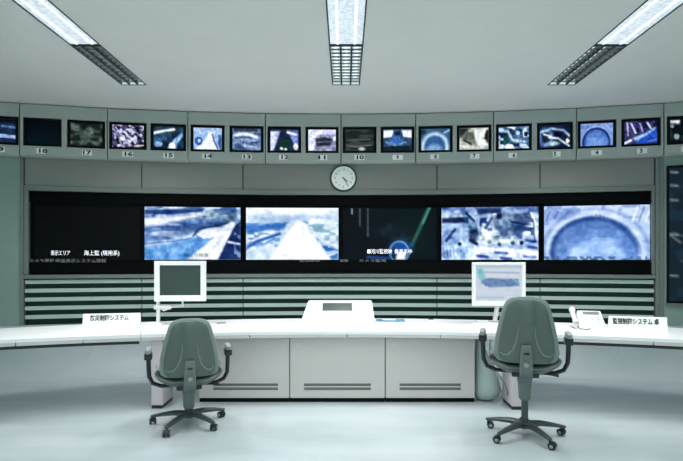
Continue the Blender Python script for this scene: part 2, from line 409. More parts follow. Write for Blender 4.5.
def big4():
    p = Pic(95, 54, (7, 17, 27)); p.poly([(.3, 0), (1, 0), (1, 1), (.6, 1)], (8, 30, 32), .8, .2)
    p.line([(.915, 0), (.83, .35), (.735, .72)], .055, (60, 118, 104), 1, .03).line([(.925, 0), (.85, .3)], .02, (130, 185, 168), .8, .02)
    p.ell(.5, .45, .2, .12, (26, 32, 42), .8, .5).noise(14, 12, (36, 58, 62), .6, .6, .8, .3, .7, .4, .75)
    for u, v1 in ((.095, .11), (.18, .34), (.265, .54)):
        p.line([(u, .02), (u, v1)], .03, (150, 158, 165) if u < .1 else (92, 102, 108), .9, .012)
        if u > .1:
            for k in range(int(v1*22)): p.line([(u-.02, .05+k*.045), (u+.02, .05+k*.045)], .006, (15, 25, 34), .8, .008)
    p.ell(.62, .78, .12, .16, (30, 80, 150), .9, .4).ring(.6, .85, .1, .2, .2, (120, 165, 210), .7)
    p.line([(.26, .95), (.5, .97)], .05, (40, 84, 150), .9, .02).poly([(.56, 1), (.58, .86), (.68, .84), (.66, 1)], W_, .95, .02)
    return p
def big5():
    p = Pic(98, 54, (172, 198, 232)); p.grad((90, 120, 180), (200, 218, 240), 0, .2)
    p.poly([(0, .2), (.28, .18), (.28, .3), (0, .3)], (22, 38, 80), .95, .02).poly([(.36, .02), (.62, .02), (.62, .12), (.38, .14)], (24, 44, 92), .9, .02)
    p.poly([(.0, .35), (.3, .33), (.3, .7), (0, .8)], (150, 180, 222), .8, .04)
    p.line([(.05, .64), (.14, .42)], .06, (40, 66, 120), .95).line([(.26, .12), (.34, .26)], .05, (26, 60, 110), .9)
    p.noise(16, 12, (60, 86, 140), .9, .5, .62, .12, .62, .4, .95).noise(18, 12, (236, 244, 252), .95, .52, .62, .12, .7, .3, .95)
    p.ell(.335, .5, .05, .17, (24, 42, 82), .95, .3).ell(.34, .36, .03, .06, (170, 195, 225), .8, .3).line([(.3, .62), (.37, .7)], .06, (20, 36, 70)).line([(.22, .1), (.3, .42), (.34, .4)], .04, (70, 140, 170), .7, .03)
    p.line([(.46, .4), (.52, .22)], .05, (50, 80, 130), .9)
    p.ell(.68, .3, .14, .2, (110, 140, 175), .7).ring(.68, .3, .12, .16, .35, (70, 92, 130), .7, .3).ell(.6, .18, .03, .06, (20, 36, 70))
    p.poly([(.74, .12), (.9, .1), (.92, .34), (.82, .4)], (60, 84, 128), .8, .03).line([(.72, .28), (.86, .33)], .03, (20, 40, 80))
    for u, v in ((.44, .6), (.57, .57), (.6, .7), (.74, .68), (.83, .68), (.19, .7), (.5, .66)): p.ell(u, v, .022, .04, (24, 44, 76), .95)
    p.line([(.93, .12), (.97, .3), (.99, .7)], .025, W_, .95).line([(.9, .1), (.95, .3), (.96, .62)], .02, (40, 60, 110), .8)
    p.poly([(.3, .52), (.5, .5), (.82, .6), (.75, .68), (.45, .72)], (205, 222, 225), .5, .04)
    p.poly([(0, .74), (.34, .74), (.36, .96), (0, .98)], (165, 195, 235), .9, .03)
    for k in range(9): p.line([(.02+k*.035, .76), (.03+k*.035, .95)], .012, (70, 100, 165) if k < 4 else (120, 155, 205), .8)
    p.poly([(.34, .74), (1, .84), (1, .92), (.34, .86)], W_, .95, .02)
    p.poly([(.35, .86), (1, .93), (1, 1), (.3, 1)], (210, 225, 245), 1, .01)
    for a, b, v in ((.38, .48, .93), (.56, .68, .86), (.86, .97, .94), (.9, .98, .76), (.88, .97, .64), (.62, .72, .97)):
        p.line([(a, v), (b, v+.015)], .055, (66, 96, 170), .9, .012)
    return p
def pool(w, h, ink=1.0):
    p = Pic(w, h, (186, 208, 246)); p.grad((196, 214, 248), (160, 190, 240))
    p.noise(14, 10, (90, 120, 190), .5, .5, .65, 0, .35, 0, .35).noise(18, 8, (110, 135, 190), .5, .55, .65, 0, .25, .55, 1)
    p.ell(.49, .84, .47, .74, (208, 226, 250), .9).ell(.49, .84, .415, .64, (96, 132, 192), 1, .05)
    p.ring(.47, .84, .39, .6, .12, (44, 76, 140), .9).ell(.53, .93, .36, .52, (104, 142, 206), .9, .06).ring(.56, .9, .36, .5, .05, (86, 122, 184), .6)
    p.ell(.5, 1.0, .3, .36, (150, 186, 238), .9, .1).noise(10, 6, (185, 212, 248), .5, .5, .7, .6, 1, .2, .8)
    p.ring(.49, .86, .5, .8, .04, (110, 135, 185), .6)
    for a in (.02, .1, .2): p.line([(a, .28-a*.5), (a+.04, .1)], .02, (60, 84, 140), .8*ink)
    for a in (.84, .9, .96): p.line([(a, .3), (a+.05, .04)], .03, W_ if a != .9 else (120, 140, 180), .9*ink)
    return p
def big6():
    p = pool(107, 56)
    for k in range(12): p.line([(.5+k*.035, .16+.015*k+.0028*k*k), (.51+k*.035, .18+.015*k+.0028*k*k)], .02, (70, 90, 140), .8)
    p.noise(30, 20, (70, 100, 150), .8, .5, .6, .93, 1); return p
def big1(): return Pic(10, 8, (4, 5, 8))
def sm(k):
    w, h = 35, 28
    N = lambda bg: Pic(w, h, bg)
    if k == 0: return N((30, 46, 76)).line([(.6, .3), (1, .35)], .1, (80, 110, 150)).line([(.5, .72), (1, .75)], .14, (150, 180, 220)).poly([(.0, .0), (1, .0), (1, .15), (0, .15)], (14, 20, 34))
    if k == 1: return N((10, 20, 30)).grad((8, 14, 22), (12, 28, 38))
    if k == 2: return N((28, 36, 34)).noise(5, 7, (92, 106, 98), .9, .4, .7).line([(.1, .5), (.9, .35)], .05, (110, 120, 112), .6, .05).line([(.05, .85), (.6, .78), (.9, .9)], .07, (120, 130, 120), .6, .05)
    if k == 3: return N((84, 82, 116)).noise(10, 9, (18, 18, 38), 1, .45, .55).noise(11, 10, (205, 205, 235), .95, .55, .65).line([(.1, .1), (.35, .6), (.6, .9)], .06, (170, 165, 210), .8).poly([(.22, .5), (.42, .62), (.36, .74), (.25, .7)], W_, .9, .05).line([(.4, .3), (.5, .5), (.62, .6)], .08, W_, .9, .04).line([(.0, .1), (.2, .5), (.3, .95)], .06, (150, 150, 190)).line([(.6, .1), (.9, .5)], .05, (120, 120, 150)).line([(.7, .92), (1, .88)], .06, (200, 205, 200))
    if k == 4: return N((42, 70, 96)).noise(4, 5, (22, 44, 62), .9, .4, .6).line([(.02, .3), (.35, .2), (.68, .12)], .11, W_, .95, .03).poly([(.5, .9), (.7, .55), (.95, .25), (.98, .4), (.8, .75), (.75, 1), (.45, 1)], (150, 190, 235), .95, .03).poly([(.0, .5), (.4, .45), (.5, .6), (0, .75)], (50, 92, 130), .8).ell(.15, .8, .15, .12, (120, 160, 195), .9).ell(.62, .85, .1, .14, W_)
    if k == 5: return N((150, 185, 228)).grad((175, 200, 235), (150, 185, 230)).poly([(.1, .95), (.45, .5), (.52, .2), (.66, .25), (.72, .6), (.9, 1), (.1, 1)], W_, 1, .04).ell(.18, .62, .14, .2, (50, 90, 170), .9).ell(.2, .6, .05, .08, (200, 225, 250)).line([(.66, .3), (.72, .6), (.85, .95)], .05, (20, 30, 60)).poly([(.85, .3), (1, .3), (1, 1), (.9, 1)], (70, 105, 160), .9)
    if k == 6: return N((110, 134, 172)).noise(5, 8, (60, 82, 120), .9, .45, .6).line([(.1, .3), (.4, .24), (.85, .38)], .14, (225, 238, 252), 1, .04).line([(.1, .5), (.8, .55)], .07, (190, 210, 235), .8, .05).poly([(.05, .0), (.9, .0), (.9, .14), (.05, .14)], (50, 62, 78), .8).line([(.45, .8), (.8, .85)], .12, (190, 205, 235), .8, .05)
    if k == 7: return N((30, 44, 72)).poly([(0, .1), (.35, .1), (.22, .6), (.12, 1), (0, 1)], (200, 210, 245), 1, .04).ell(.55, .65, .18, .22, (24, 60, 46), .9, .3).poly([(.6, .05), (1, .05), (1, 1), (.9, .9), (.75, .45)], (120, 140, 205), .9, .04).line([(.62, .15), (.9, .25)], .1, W_, .9, .03).ell(.9, .8, .08, .16, W_, .9).ell(.4, .9, .05, .06, W_).ell(.55, .92, .05, .05, (200, 220, 220))
    if k == 8: return N((150, 152, 190)).poly([(0, 0), (1, 0), (1, .22), (.3, .25), (.2, .9), (0, 1)], (222, 224, 250), 1, .03).poly([(.26, .42), (.6, .35), (.9, .45), (.8, .75), (.3, .8)], (42, 50, 60), .95, .04).line([(.3, .6), (.9, .55)], .06, (100, 104, 130), .8).ell(.95, .42, .06, .1, W_).ell(.12, .82, .1, .16, W_).line([(.35, .9), (1, .85)], .08, (130, 132, 160))
    if k == 9: return N((36, 42, 42)).noise(3, 10, (66, 74, 74), .9, .4, .7).line([(.05, .5), (.9, .46)], .05, (96, 104, 104), .8).line([(.05, .75), (.4, .8), (.9, .72)], .05, (112, 120, 118), .8).ell(.58, .9, .12, .08, (190, 195, 190), .9, .3)
    if k == 10: return N((52, 78, 112)).poly([(0, .05), (.35, .05), (.3, .35), (0, .4)], W_, 1, .03).poly([(.65, .05), (1, .05), (1, .4), (.7, .35)], W_, 1, .03).ell(.45, .55, .22, .25, (74, 120, 190), .9, .3).line([(.1, .6), (.4, .75), (.8, .6)], .07, (130, 170, 200), .8, .05).poly([(0, .8), (1, .75), (1, 1), (0, 1)], (30, 44, 48), .8).ell(.5, .2, .12, .1, (26, 44, 66))
    if k == 11: return N((60, 96, 136)).ring(.48, .85, .42, .6, .3, (196, 222, 240), .95, .12).ell(.48, .8, .34, .44, (58, 98, 148), 1, .1).ell(.45, .98, .26, .28, (130, 170, 205), .9, .3).line([(.8, .2), (.98, .08)], .08, (140, 180, 210)).ell(.06, .15, .1, .12, (30, 60, 60), .9, .4)
    if k == 12: return N((176, 184, 176)).poly([(.1, .2), (.5, .15), (.6, .5), (.45, .8), (.1, .55)], (104, 108, 98), .95, .05).poly([(0, .0), (.4, .0), (.1, .35), (0, .5)], (40, 48, 46), .9, .04).poly([(.5, .1), (.95, .05), (.8, .5), (1, .8), (.7, .95), (.55, .6)], (240, 244, 238), .95, .04).poly([(.92, .1), (1, .1), (1, .7), (.85, .5)], (30, 34, 36), .9, .03).line([(.15, .55), (.4, .75)], .08, (44, 46, 40)).line([(.0, .8), (.6, .92)], .1, (225, 230, 220), .9, .05)
    if k == 13: return N((70, 108, 150)).noise(7, 6, (26, 46, 82), 1, .45, .6).noise(8, 7, (205, 225, 245), .95, .52, .65).ell(.25, .6, .1, .2, (20, 84, 74), .9).line([(.05, .2), (.3, .2), (.45, .6), (.85, .7)], .1, (214, 232, 240), .9, .04).ell(.35, .9, .15, .12, W_, .9).ell(.9, .35, .07, .12, (18, 24, 44))
    if k == 14: return N((24, 38, 66)).ring(.2, .55, .2, .34, .5, (100, 135, 195), .9, .2).line([(.05, .3), (.4, .15), (.8, .25), (.98, .5)], .1, (170, 200, 225), .9, .04).line([(.3, .55), (.6, .6), (.98, .95)], .08, (215, 232, 240), .95, .03).ell(.45, .82, .2, .1, (170, 200, 210), .9, .3).ell(.6, .42, .14, .12, (10, 18, 40)).ell(.92, .72, .06, .1, W_).line([(.15, .4), (.35, .5)], .08, W_, .9, .03)
    if k == 15: return pool(w, h, .6).mix(np.full((h, w), .3), (30, 70, 160)).ring(.49, .84, .4, .6, .16, (24, 48, 110), .9)
    if k == 16: return N((60, 62, 112)).noise(10, 5, (26, 24, 60), .9, .4, .6, 0, .5).line([(.1, .05), (.12, .6)], .06, (190, 180, 225)).line([(.22, .1), (.34, .5)], .06, (226, 225, 250)).line([(.48, .1), (.56, .5)], .06, (170, 170, 215)).line([(.7, .08), (.8, .35)], .07, (210, 215, 240)).poly([(.35, .85), (.98, .3), (1, .9), (.5, 1)], (40, 84, 186), 1, .04).poly([(.25, .75), (.6, .55), (.95, .28), (.9, .42), (.4, .85)], (170, 205, 240), .9, .04).line([(.0, .95), (.2, .82)], .1, W_).line([(.7, .9), (.98, .82)], .05, (110, 150, 220))
    return N((14, 22, 28)).poly([(.0, .05), (.3, .05), (.28, .22), (.12, .2), (.1, .35), (0, .35)], W_, .95, .03).noise(5, 5, (40, 56, 66), .7).ell(.2, .75, .08, .12, (120, 140, 140))
def screen(name, pic, wd, z0, z1, y, parent, bulge=0.0):
    h, w = pic.a.shape[:2]
    vs = []
    for j in range(h):
        for i in range(w):
            u, v = i/(w-1), j/(h-1)
            vs.append(((u-.5)*wd, y-bulge*(1-(2*u-1)**2)*(1-(2*v-1)**2), z1+(z0-z1)*v))
    fs = [(j*w+i, (j+1)*w+i, (j+1)*w+i+1, j*w+i+1) for j in range(h-1) for i in range(w-1)]
    me = bpy.data.meshes.new(name); me.from_pydata(vs, [], fs); me.update()
    c = np.clip(pic.a, 0, 255)/255; lin = np.where(c <= .04045, c/12.92, ((c+.055)/1.055)**2.4)
    at = me.color_attributes.new('picture', 'FLOAT_COLOR', 'POINT')
    at.data.foreach_set('color', np.concatenate([lin.reshape(-1, 3), np.ones((w*h, 1))], 1).ravel().astype(np.float32))
    me.materials.append(M['picture'])
    o = bpy.data.objects.new(name, me); C.objects.link(o); o.parent = parent; return o

# ------------------------------------------------------------------ big display wall
surf = thing('display_surround', 'long black housing framing the row of six large screens in the wall', 'housing')
arc_box(MB(), ang(28.9, 6.57), ang(651.3, 6.57), 6.57, 0.15, 2.05, Z_SUR-.002, 16).build('top_rail', M['gloss_black'], surf)
arc_box(MB(), ang(28.9, 6.57), ang(651.3, 6.57), 6.57, 0.15, Z_SILL+.002, 1.34, 16).build('bottom_rail', M['gloss_black'], surf)
BIG = [(33.5, 140, big1, 'large wall screen at the far left, black apart from one line of white text'),
       (144.5, 240.5, big2, 'large wall screen showing a white quay road beside a blue river'),
       (246, 338.5, big3, 'large wall screen showing a broad white road running into the distance'),
       (343, 437, big4, 'large dark wall screen with a green beam and small columns of text'),
       (441.5, 538.5, big5, 'large wall screen showing blue and white industrial plant with pipes and tanks'),
       (544, 650, big6, 'large wall screen at the right end showing a round blue basin')]
for a, b, fn, lab in BIG:
    c, rz, wd = frame_at(a, b, 6.6)
    t = thing('wall_display', lab, 'screen', (c.x, c.y, 0), rz, 'six large screens of the display wall')
    fw = wd+0.05
    MB().box(-fw/2, -wd/2, -.012, .03, 1.342, 2.048).box(wd/2, fw/2, -.012, .03, 1.342, 2.048)\
        .box(-wd/2, wd/2, -.012, .03, 2.022, 2.048).box(-wd/2, wd/2, -.012, .03, 1.342, 1.366).build('bezel', M['gloss_black'], t)
    MB().box(-wd/2, wd/2, .032, .1, 1.37, 2.02).build('casing', M['black'], t)
    screen('screen', rough(fn(), {big1: 0, big4: 14, big6: 34, big3: 40, big5: 95}.get(fn, 60), 5), wd-.002, 1.366, 2.022, .002, t)
    if fn is big1:
        text('表示エリア', .066, M['cap_white'], t, (-.30, -.006, 1.444), 'caption', .21)
        text('海上監 (現用系)', .066, M['cap_white'], t, (.16, -.006, 1.444), 'caption', .40)
        text('カメラ選択', .05, M['cap_grey'], t, (-.50, -.022, 1.352), 'caption', .26)
        text('画面表示システム情報', .05, M['cap_grey'], t, (-.07, -.022, 1.352), 'caption', .56)
    if fn is big2: text('現在の映像', .05, M['cap_black'], t, (.04, -.006, 1.42), 'caption', .3)
    if fn is big3: text('監視映像', .035, M['cap_grey'], t, (.22, -.022, 1.352), 'caption', .26)
    if fn is big4:
        text('■河川監視映', .065, M['cap_white'], t, (-.13, -.006, 1.466), 'caption', .31)
        text('像表示中', .065, M['cap_white'], t, (.17, -.006, 1.466), 'caption', .22)
        text('カメラ監視', .04, M['cap_grey'], t, (-.22, -.022, 1.352), 'caption', .34)
        text('画面', .035, M['cap_grey'], t, (-.58, -.022, 1.352), 'caption', .1)

# ------------------------------------------------------------------ row of small monitors
SDESC = ['dark picture with a pale blue streak, cut off at the left edge', 'blank black picture', 'dim grey cloudy picture',
  'busy purple and white picture', 'white streak over dark blue water', 'white peak on a light blue picture',
  'hazy blue-grey picture with a white band', 'pale lilac edges and a dark green middle', 'lilac frame around a dark ship shape',
  'dark grey picture with faint lines', 'two white blocks above blue water', 'pale blue arc of a basin on teal',
  'grey and white picture without blue', 'tangled teal, blue and white picture', 'white curls on navy blue',
  'bright blue round basin', 'purple streaks above a blue diagonal', 'black picture with a white corner, cut off at the right edge']
SNUM = ['19', '18', '17', '16', '15', '14', '13', '12', '11', '10', '9', '8', '7', '6', '5', '4', '3', '2']
for k, m in enumerate(MONS):
    c, rz, wd = frame_at(m[0], m[1], DB+.012)
    t = thing('video_monitor', 'small wall monitor: '+SDESC[k], 'monitor', (c.x, c.y, 0), rz, 'small monitors in the row above the display wall')
    z0, z1 = MZ0+.004, MZ1-.004; W = wd-.012; b = .028
    fr = MB().box(-W/2, W/2, 0, .03, z1-b, z1).box(-W/2, W/2, 0, .03, z0, z0+b)
    fr.box(-W/2, -W/2+b, 0, .03, z0+b, z1-b).box(W/2-b, W/2, 0, .03, z0+b, z1-b).build('bezel', M['black'], t, bevel=.004)
    MB().hexa([(-W/2+.01, .03, z0+.01), (W/2-.01, .03, z0+.01), (W/2-.05, .2, z0+.05), (-W/2+.05, .2, z0+.05)],
              [(-W/2+.01, .03, z1-.01), (W/2-.01, .03, z1-.01), (W/2-.05, .2, z1-.05), (-W/2+.05, .2, z1-.05)]).build('casing', M['black'], t)
    screen('screen', rough(sm(k), 8 if k in (1, 9) else 35 if k in (11, 15) else 75, 20+k), W-2*b+.004, z0+b-.002, z1-b+.002, .018, t, .010)
    # number plate fixed on the fascia below
    c2, rz2, _ = frame_at(m[0], m[1], DB-.0045)
    pl = MB().box(-.064, .064, 0, .004, 2.602, 2.664).build('number_plate', M['paper'], wb, bevel=.001)
    pl.location = (c2.x, c2.y, 0); pl.rotation_euler = (0, 0, rz2)
    text(SNUM[k], .066, M['ink'], pl, (0, -.001, 2.632), 'number', .09 if len(SNUM[k]) > 1 else None, bold=.0022)

# ------------------------------------------------------------------ clock
c, rz, _ = frame_at(330, 357, DP-.045)
ck = thing('wall_clock', 'round wall clock with a white dial and dark rim under the small monitors', 'clock', (c.x, c.y, EYE+(VY-178)/F*c.y), rz)
rim = MB(); n = 40; prof = [(.150, .003), (.163, .003), (.168, .012), (.166, .044), (.150, .044), (.150, .012)]
rim.loft([[(r*math.cos(2*math.pi*i/n), y, r*math.sin(2*math.pi*i/n)) for i in range(n)] for r, y in prof+[prof[0]]], cap=False)
rim.build('rim', M['clock_rim'], ck, smooth=True)
MB().cyl((0, .012, 0), (0, .044, 0), .152, n=40).build('dial', M['clock_face'], ck)
for h in range(12):
    a = R(30*h); x, z = math.sin(a), math.cos(a)
    text(str(h or 12), .036, M['ink'], ck, (x*.108, .011, z*.108), 'numeral')
def hand(a, L, wd, y):
    m = Matrix.Rotation(R(a), 4, 'Y'); return MB().box(-wd/2, wd/2, y-.001, y+.001, -.015, L, m)
hand(131, .07, .011, .006).build('hour_hand', M['ink'], ck); hand(150, .10, .007, .003).build('minute_hand', M['ink'], ck)
MB().cyl((0, 0, 0), (0, .012, 0), .009).build('hub', M['ink'], ck)

# ------------------------------------------------------------------ side map display
c, rz, wd = frame_at(667, 765, DP-.024)
z1, z0 = EYE+(VY-166)/F*arc_pt(668, DP).y, EYE+(VY-303)/F*arc_pt(668, DP).y
t = thing('diagram_panel', 'tall dark blue diagram panel with thin white lines, cut off at the right edge', 'panel', (c.x, c.y, 0), rz)
MB().box(-wd/2, wd/2, 0, .022, z0, z1).build('board', M['black'], t, bevel=.004)
p = Pic(60, 90, (22, 40, 54)); p.noise(8, 14, (30, 60, 80), .7)
for k in range(14):
    x0, y0 = p.rs.rand()*.9, p.rs.rand()*.95
    p.line([(x0, y0), (x0+.12, y0+.03), (x0+.2, y0+.1*(p.rs.rand()-.3))], .008, (120, 150, 165), .8, .012)
for y0 in (.03, .13, .24, .5, .81): p.line([(.01, y0), (.09, y0+.004)], .012, (190, 210, 215), .9, .008)
p.line([(0, .5), (.12, .56)], .01, (150, 175, 180)).a *= .8
screen('diagram', p, wd-.05, z0+.03, z1-.03, -.002, t)
MB().box(-wd/2-.01, wd/2+.01, -.012, .022, z0-.022, z0-.002).build('ledge', M['trim'], t)

# ------------------------------------------------------------------ ceiling lights
LN = ['left', 'middle', 'right']
for r, (xa, xb) in enumerate(ROWS):
    xc = (xa+xb)/2; W = xb-xa-.006
    for kind, y0, y1 in (('far', JOINT+.004, FAR_END-.004), ('near', JOINT-UNIT, JOINT-.004), ('next', JOINT-2*UNIT, JOINT-UNIT-.004)):
        what = {'far': 'louvred ceiling light, far unit of the %s row, with dark fins', 'near': 'bright ceiling light with clear diffuser, nearer unit of the %s row',
                'next': 'bright ceiling light at the top edge, closest unit of the %s row'}[kind] % LN[r]
        t = thing('ceiling_light', what, 'ceiling light', (xc, 0, CEIL), 0, 'strip lights in three ceiling rows')
        hs = MB().box(-W/2, -W/2+.008, y0, y1, -.004, .1).box(W/2-.008, W/2, y0, y1, -.004, .1)
        hs.box(-W/2, W/2, y0, y0+.01, -.004, .1).box(-W/2, W/2, y1-.01, y1, -.004, .1).build('frame', M['louvre_dark'], t)
        MB().box(-W/2+.009, W/2-.009, y0+.011, y1-.011, .095, .1).build('reflector', M['reflector'], t)
        if kind == 'far':
            MB().box(-W/2+.009, W/2-.009, y1-.016, y1-.011, .0, .095).build('end_reflector', M['reflector'], t)
            for q in (-1, 1):
                MB().box(q*W/6-.008, q*W/6+.008, y0+.011, y1-.011, -.003, .055).build('fin', M['louvre_dark'], t)
            for q in (-1, 0, 1):
                MB().cyl((q*W/3, y0+.03, .075), (q*W/3, y1-.018, .075), .013, n=12).build('tube', M['tube'], t, smooth=True)
            n = 12
            for j in range(n):
                yy = y0+.011+(y1-y0-.022)*(j+.5)/n
                MB().box(-W/2+.009, W/2-.009, yy-.002, yy+.002, .010, .027).build('louvre_blade', M['blade'], t)
        else:
            MB().box(-W/2+.009, W/2-.009, y0+.011, y1-.011, .004, .010).build('diffuser', M['diffuser'], t)
            for q in (-1, 1):
                MB().box(q*W/4-.008, q*W/4+.008, y0+.011, y1-.011, .000, .003).build('lens_rib', M['tube'], t)

# ------------------------------------------------------------------ desks
ZT = 0.695
def fy(x): return 4.95-(8.5-math.sqrt(8.5**2-x*x))
def by(x): return 6.0-(7.1-math.sqrt(7.1**2-x*x))
def strip(mb, x0, x1, f0, f1, z0, z1, n=12):  # f0, f1: fractions from front (0) to back (1) edge
    def P(x, f): a = Vector((x, fy(x), 0)); b = Vector((x*1.2, by(x*1.2), 0)); return a.lerp(b, f)
    low, high = [], []
    for i in range(n):
        xa, xb = x0+(x1-x0)*i/n, x0+(x1-x0)*(i+1)/n
        p = [P(xa, f0), P(xb, f0), P(xb, f1), P(xa, f1)]
        low += [p]
    vs = []; fs = []
    for i in range(n+1):
        x = x0+(x1-x0)*i/n
        for f in (f0, f1):
            q = P(x, f)
            for z in (z0, z1): vs.append((q.x, q.y, z))
    for i in range(n):
        a = 4*i; b = a+4
        fs += [(a, b, b+1, a+1), (a+2, a+3, b+3, b+2), (a+1, b+1, b+3, a+3), (a, a+2, b+2, b)]
    fs += [(0, 1, 3, 2), (4*n, 4*n+2, 4*n+3, 4*n+1)]
    return mb.add(vs, fs)
def desk(label, x0, x1, segs, legs, edge_shade):
    t = thing('console_desk', label, 'desk', (0, 0, 0), 0, 'three sections of the curved console')
    strip(MB(), x0, x1, .012, 1, ZT-.03, ZT, 16).build('worktop', M['white'], t, bevel=.004)
    for a, b in zip(segs[:-1], segs[1:]):
        strip(MB(), a+.004, b-.004, 0, .05, ZT-.062, ZT-.031, 5).build('edge_band', M['edge'], t, bevel=.003)
        strip(MB(), a+.001, b-.001, 0, .0115, ZT-.031, ZT-.001, 5).build('front_edge', M['white'], t)
    if edge_shade: strip(MB(), x0+.01, x1-.01, .03, .09, ZT-.092, ZT-.063, 12).build('under_edge_shade', M['chair_black'], t)  # dark strip stands in for the shade under the wing desk's edge
    for (lx0, lx1, ly) in legs:
        l = MB().box(lx0, lx1, ly, ly+.30, .03, ZT-.064).build('leg', M['leg'], t, bevel=.006)
        MB().box(lx0+.005, lx1-.005, ly+.005, ly+.295, 0, .03).build('foot', M['chair_black'], l)
desk('main white console desk in the middle above the three cabinets', -1.86, 1.74, [-1.86, -.9, .02, .9, 1.74],
     [(-1.79, -1.685, 4.80), (1.53, 1.635, 4.76)], False)
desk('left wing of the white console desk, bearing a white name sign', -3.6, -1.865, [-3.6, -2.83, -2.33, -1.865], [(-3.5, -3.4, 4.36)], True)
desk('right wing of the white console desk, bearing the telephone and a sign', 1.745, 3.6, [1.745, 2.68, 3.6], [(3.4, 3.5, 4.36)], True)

for i, (x0, x1) in enumerate(((-1.405, -.535), (-.53, .385), (.39, 1.25))):
    lab = ['pale grey console cabinet at the left, behind the left chair', 'middle pale grey console cabinet under the control panel',
           'pale grey console cabinet at the right, beside the hanging bag'][i]
    t = thing('console_cabinet', lab, 'cabinet', ((x0+x1)/2, 5.0, 0), 0, 'cabinets under the console desk')
    h = (x1-x0)/2
    MB().box(-h, h, .022, .7, .045, ZT-.066).build('body', M['cabinet'], t)
    va, vb = (-h+.135, h-.135) if i != 0 else (-h+.135, h-.11)
    dr = MB(); zs = [.045, .118, .146, .156, .184, ZT-.066]  # door with two long slots
    dr.box(-h+.004, va, 0, .02, zs[0], zs[5]).box(vb, h-.004, 0, .02, zs[0], zs[5])
    for a, b in ((zs[0], zs[1]), (zs[2], zs[3]), (zs[4], zs[5])): dr.box(va, vb, 0, .02, a, b)
    d = dr.build('door', M['cabinet'], t)
    for a, b in ((zs[1], zs[2]), (zs[3], zs[4])):
        MB().box(va, vb, .010, .0195, a, b).build('vent_slot', M['slot'], d)
    MB().box(-h+.06, -h+.12, -.003, 0, ZT-.16, ZT-.12).build('name_tag', M['edge'], d)
    MB().box(-h, h, .025, .68, 0, .044).build('plinth', M['black'], t)

# ------------------------------------------------------------------ things on the desks
def pt(px, y, z=ZT):   # point at height z seen at picture column px, row y
    D = (EYE-z)*F/(y-VY); return Vector(((px-VX)/F*D, D, z))
def name_sign(label, px0, px1, D, ztop, rz, body, tw):
    x0, x1 = (px0-VX)/F*D, (px1-VX)/F*D; w_ = (x1-x0)/math.cos(rz)
    t = thing('name_sign', label, 'sign', ((x0+x1)/2, D, ZT+.002), rz, 'tent signs on the console')
    h = ztop-ZT
    MB().hexa([(-w_/2, -.03, .0), (w_/2, -.03, .0), (w_/2, .045, .0), (-w_/2, .045, .0)],
              [(-w_/2, .0, h), (w_/2, .0, h), (w_/2, .006, h), (-w_/2, .006, h)]).build('card', M['paper'], t)
    a = math.atan2(.03, h)
    text(body, .062, M['ink'], t, (-.02, -.014, h*.63), 'lettering', tw, bold=.0014, rot=(R(90)-a, 0, 0))
name_sign('white name sign with dark lettering on the left wing desk', 85.5, 138.5, 5.30, .824, R(10), '防災制御システム', .38)
name_sign('white name sign with dark lettering beside the telephone', 612, 663, 4.97, .828, R(-14), '監視制御システム 卓', .41)

# left screen on a post
D = 5.42
cx = (180-VX)/F*D
t = thing('desk_monitor', 'white flat monitor on a post arm, screen dark and switched off', 'monitor', (cx, D, ZT), R(3))
def lcd(t, W, z0, z1, b, bb, pic=None):
    s = MB().box(-W/2, -W/2+b, 0, .03, z0, z1).box(W/2-b, W/2, 0, .03, z0, z1)
    s.box(-W/2+b, W/2-b, 0, .03, z1-b*.8, z1).box(-W/2+b, W/2-b, 0, .03, z0, z0+bb).build('bezel', M['plastic'], t, bevel=.004)
    MB().box(-W/2+.02, W/2-.02, .031, .07, z0+.03, z1-.03).build('rear_shell', M['plastic2'], t, bevel=.008)
    if pic is None: MB().box(-W/2+b, W/2-b, .012, .03, z0+bb, z1-b*.8).build('screen', M['lcd_dark'], t)
    else: screen('screen', pic, W-2*b+.002, z0+bb-.001, z1-b*.8+.001, .014, t)
lcd(t, .532, .243, .663, .056, .062)
px_ = (156-180)/F*D
MB().box(px_-.085, px_+.085, -.07, .10, 0, .02).build('base', M['plastic'], t, bevel=.006)
MB().cyl((px_, .09, .02), (px_, .09, .40), .020).build('post', M['plastic'], t, smooth=True)
MB().tube([(px_, .09, .19), (px_+.06, .10, .175), (.0, .11, .19), (.0, .085, .33)], .017).build('arm', M['plastic2'], t, smooth=True)
MB().cyl((px_+.07, .05, .165), (px_+.07, .12, .165), .03).build('joint', M['plastic2'], t, smooth=True)
MB().box(px_+.0, px_+.17, -.07, -.02, .165, .20).build('clamp', M['plastic2'], t, bevel=.006)

D = 5.42; cx = (499-VX)/F*D
q = Pic(64, 50, (206, 216, 228)); q.poly([(.0, .0), (1, 0), (1, .09), (0, .09)], (176, 196, 206), .9, .01)
q.poly([(.03, .12), (.14, .1), (.22, .36), (.3, .6), (.16, .5), (.06, .34)], (110, 190, 190), 1, .03).noise(10, 10, (188, 200, 220), .4, .5, .7)
q.poly([(.14, .42), (.3, .36), (.92, .4), (.95, .58), (.3, .62), (.12, .5)], (112, 138, 182), 1, .03).noise(16, 18, (70, 110, 160), .5, .5, .6, .38, .6, .2, .95)
q.line([(.15, .2), (.95, .22)], .04, (160, 176, 198)).line([(.05, .9), (.6, .9)], .04, (170, 186, 205)).line([(.2, .68), (.95, .7)], .02, (196, 206, 226)).line([(.1, .82), (.92, .84)], .03, (190, 210, 220)).line([(.85, .42), (.92, .5)], .05, (110, 180, 190))
q.line([(.3, .3), (.9, .3)], .02, (235, 215, 225))
t = thing('desk_monitor', 'white flat monitor showing a pale map, behind the right chair', 'monitor', (cx, D, ZT), R(-2))
lcd(t, .552, .195, .650, .036, .05, q)
MB().cyl((-.03, .06, .03), (0.02, .075, .30), .024).build('stand', M['plastic2'], t, smooth=True)
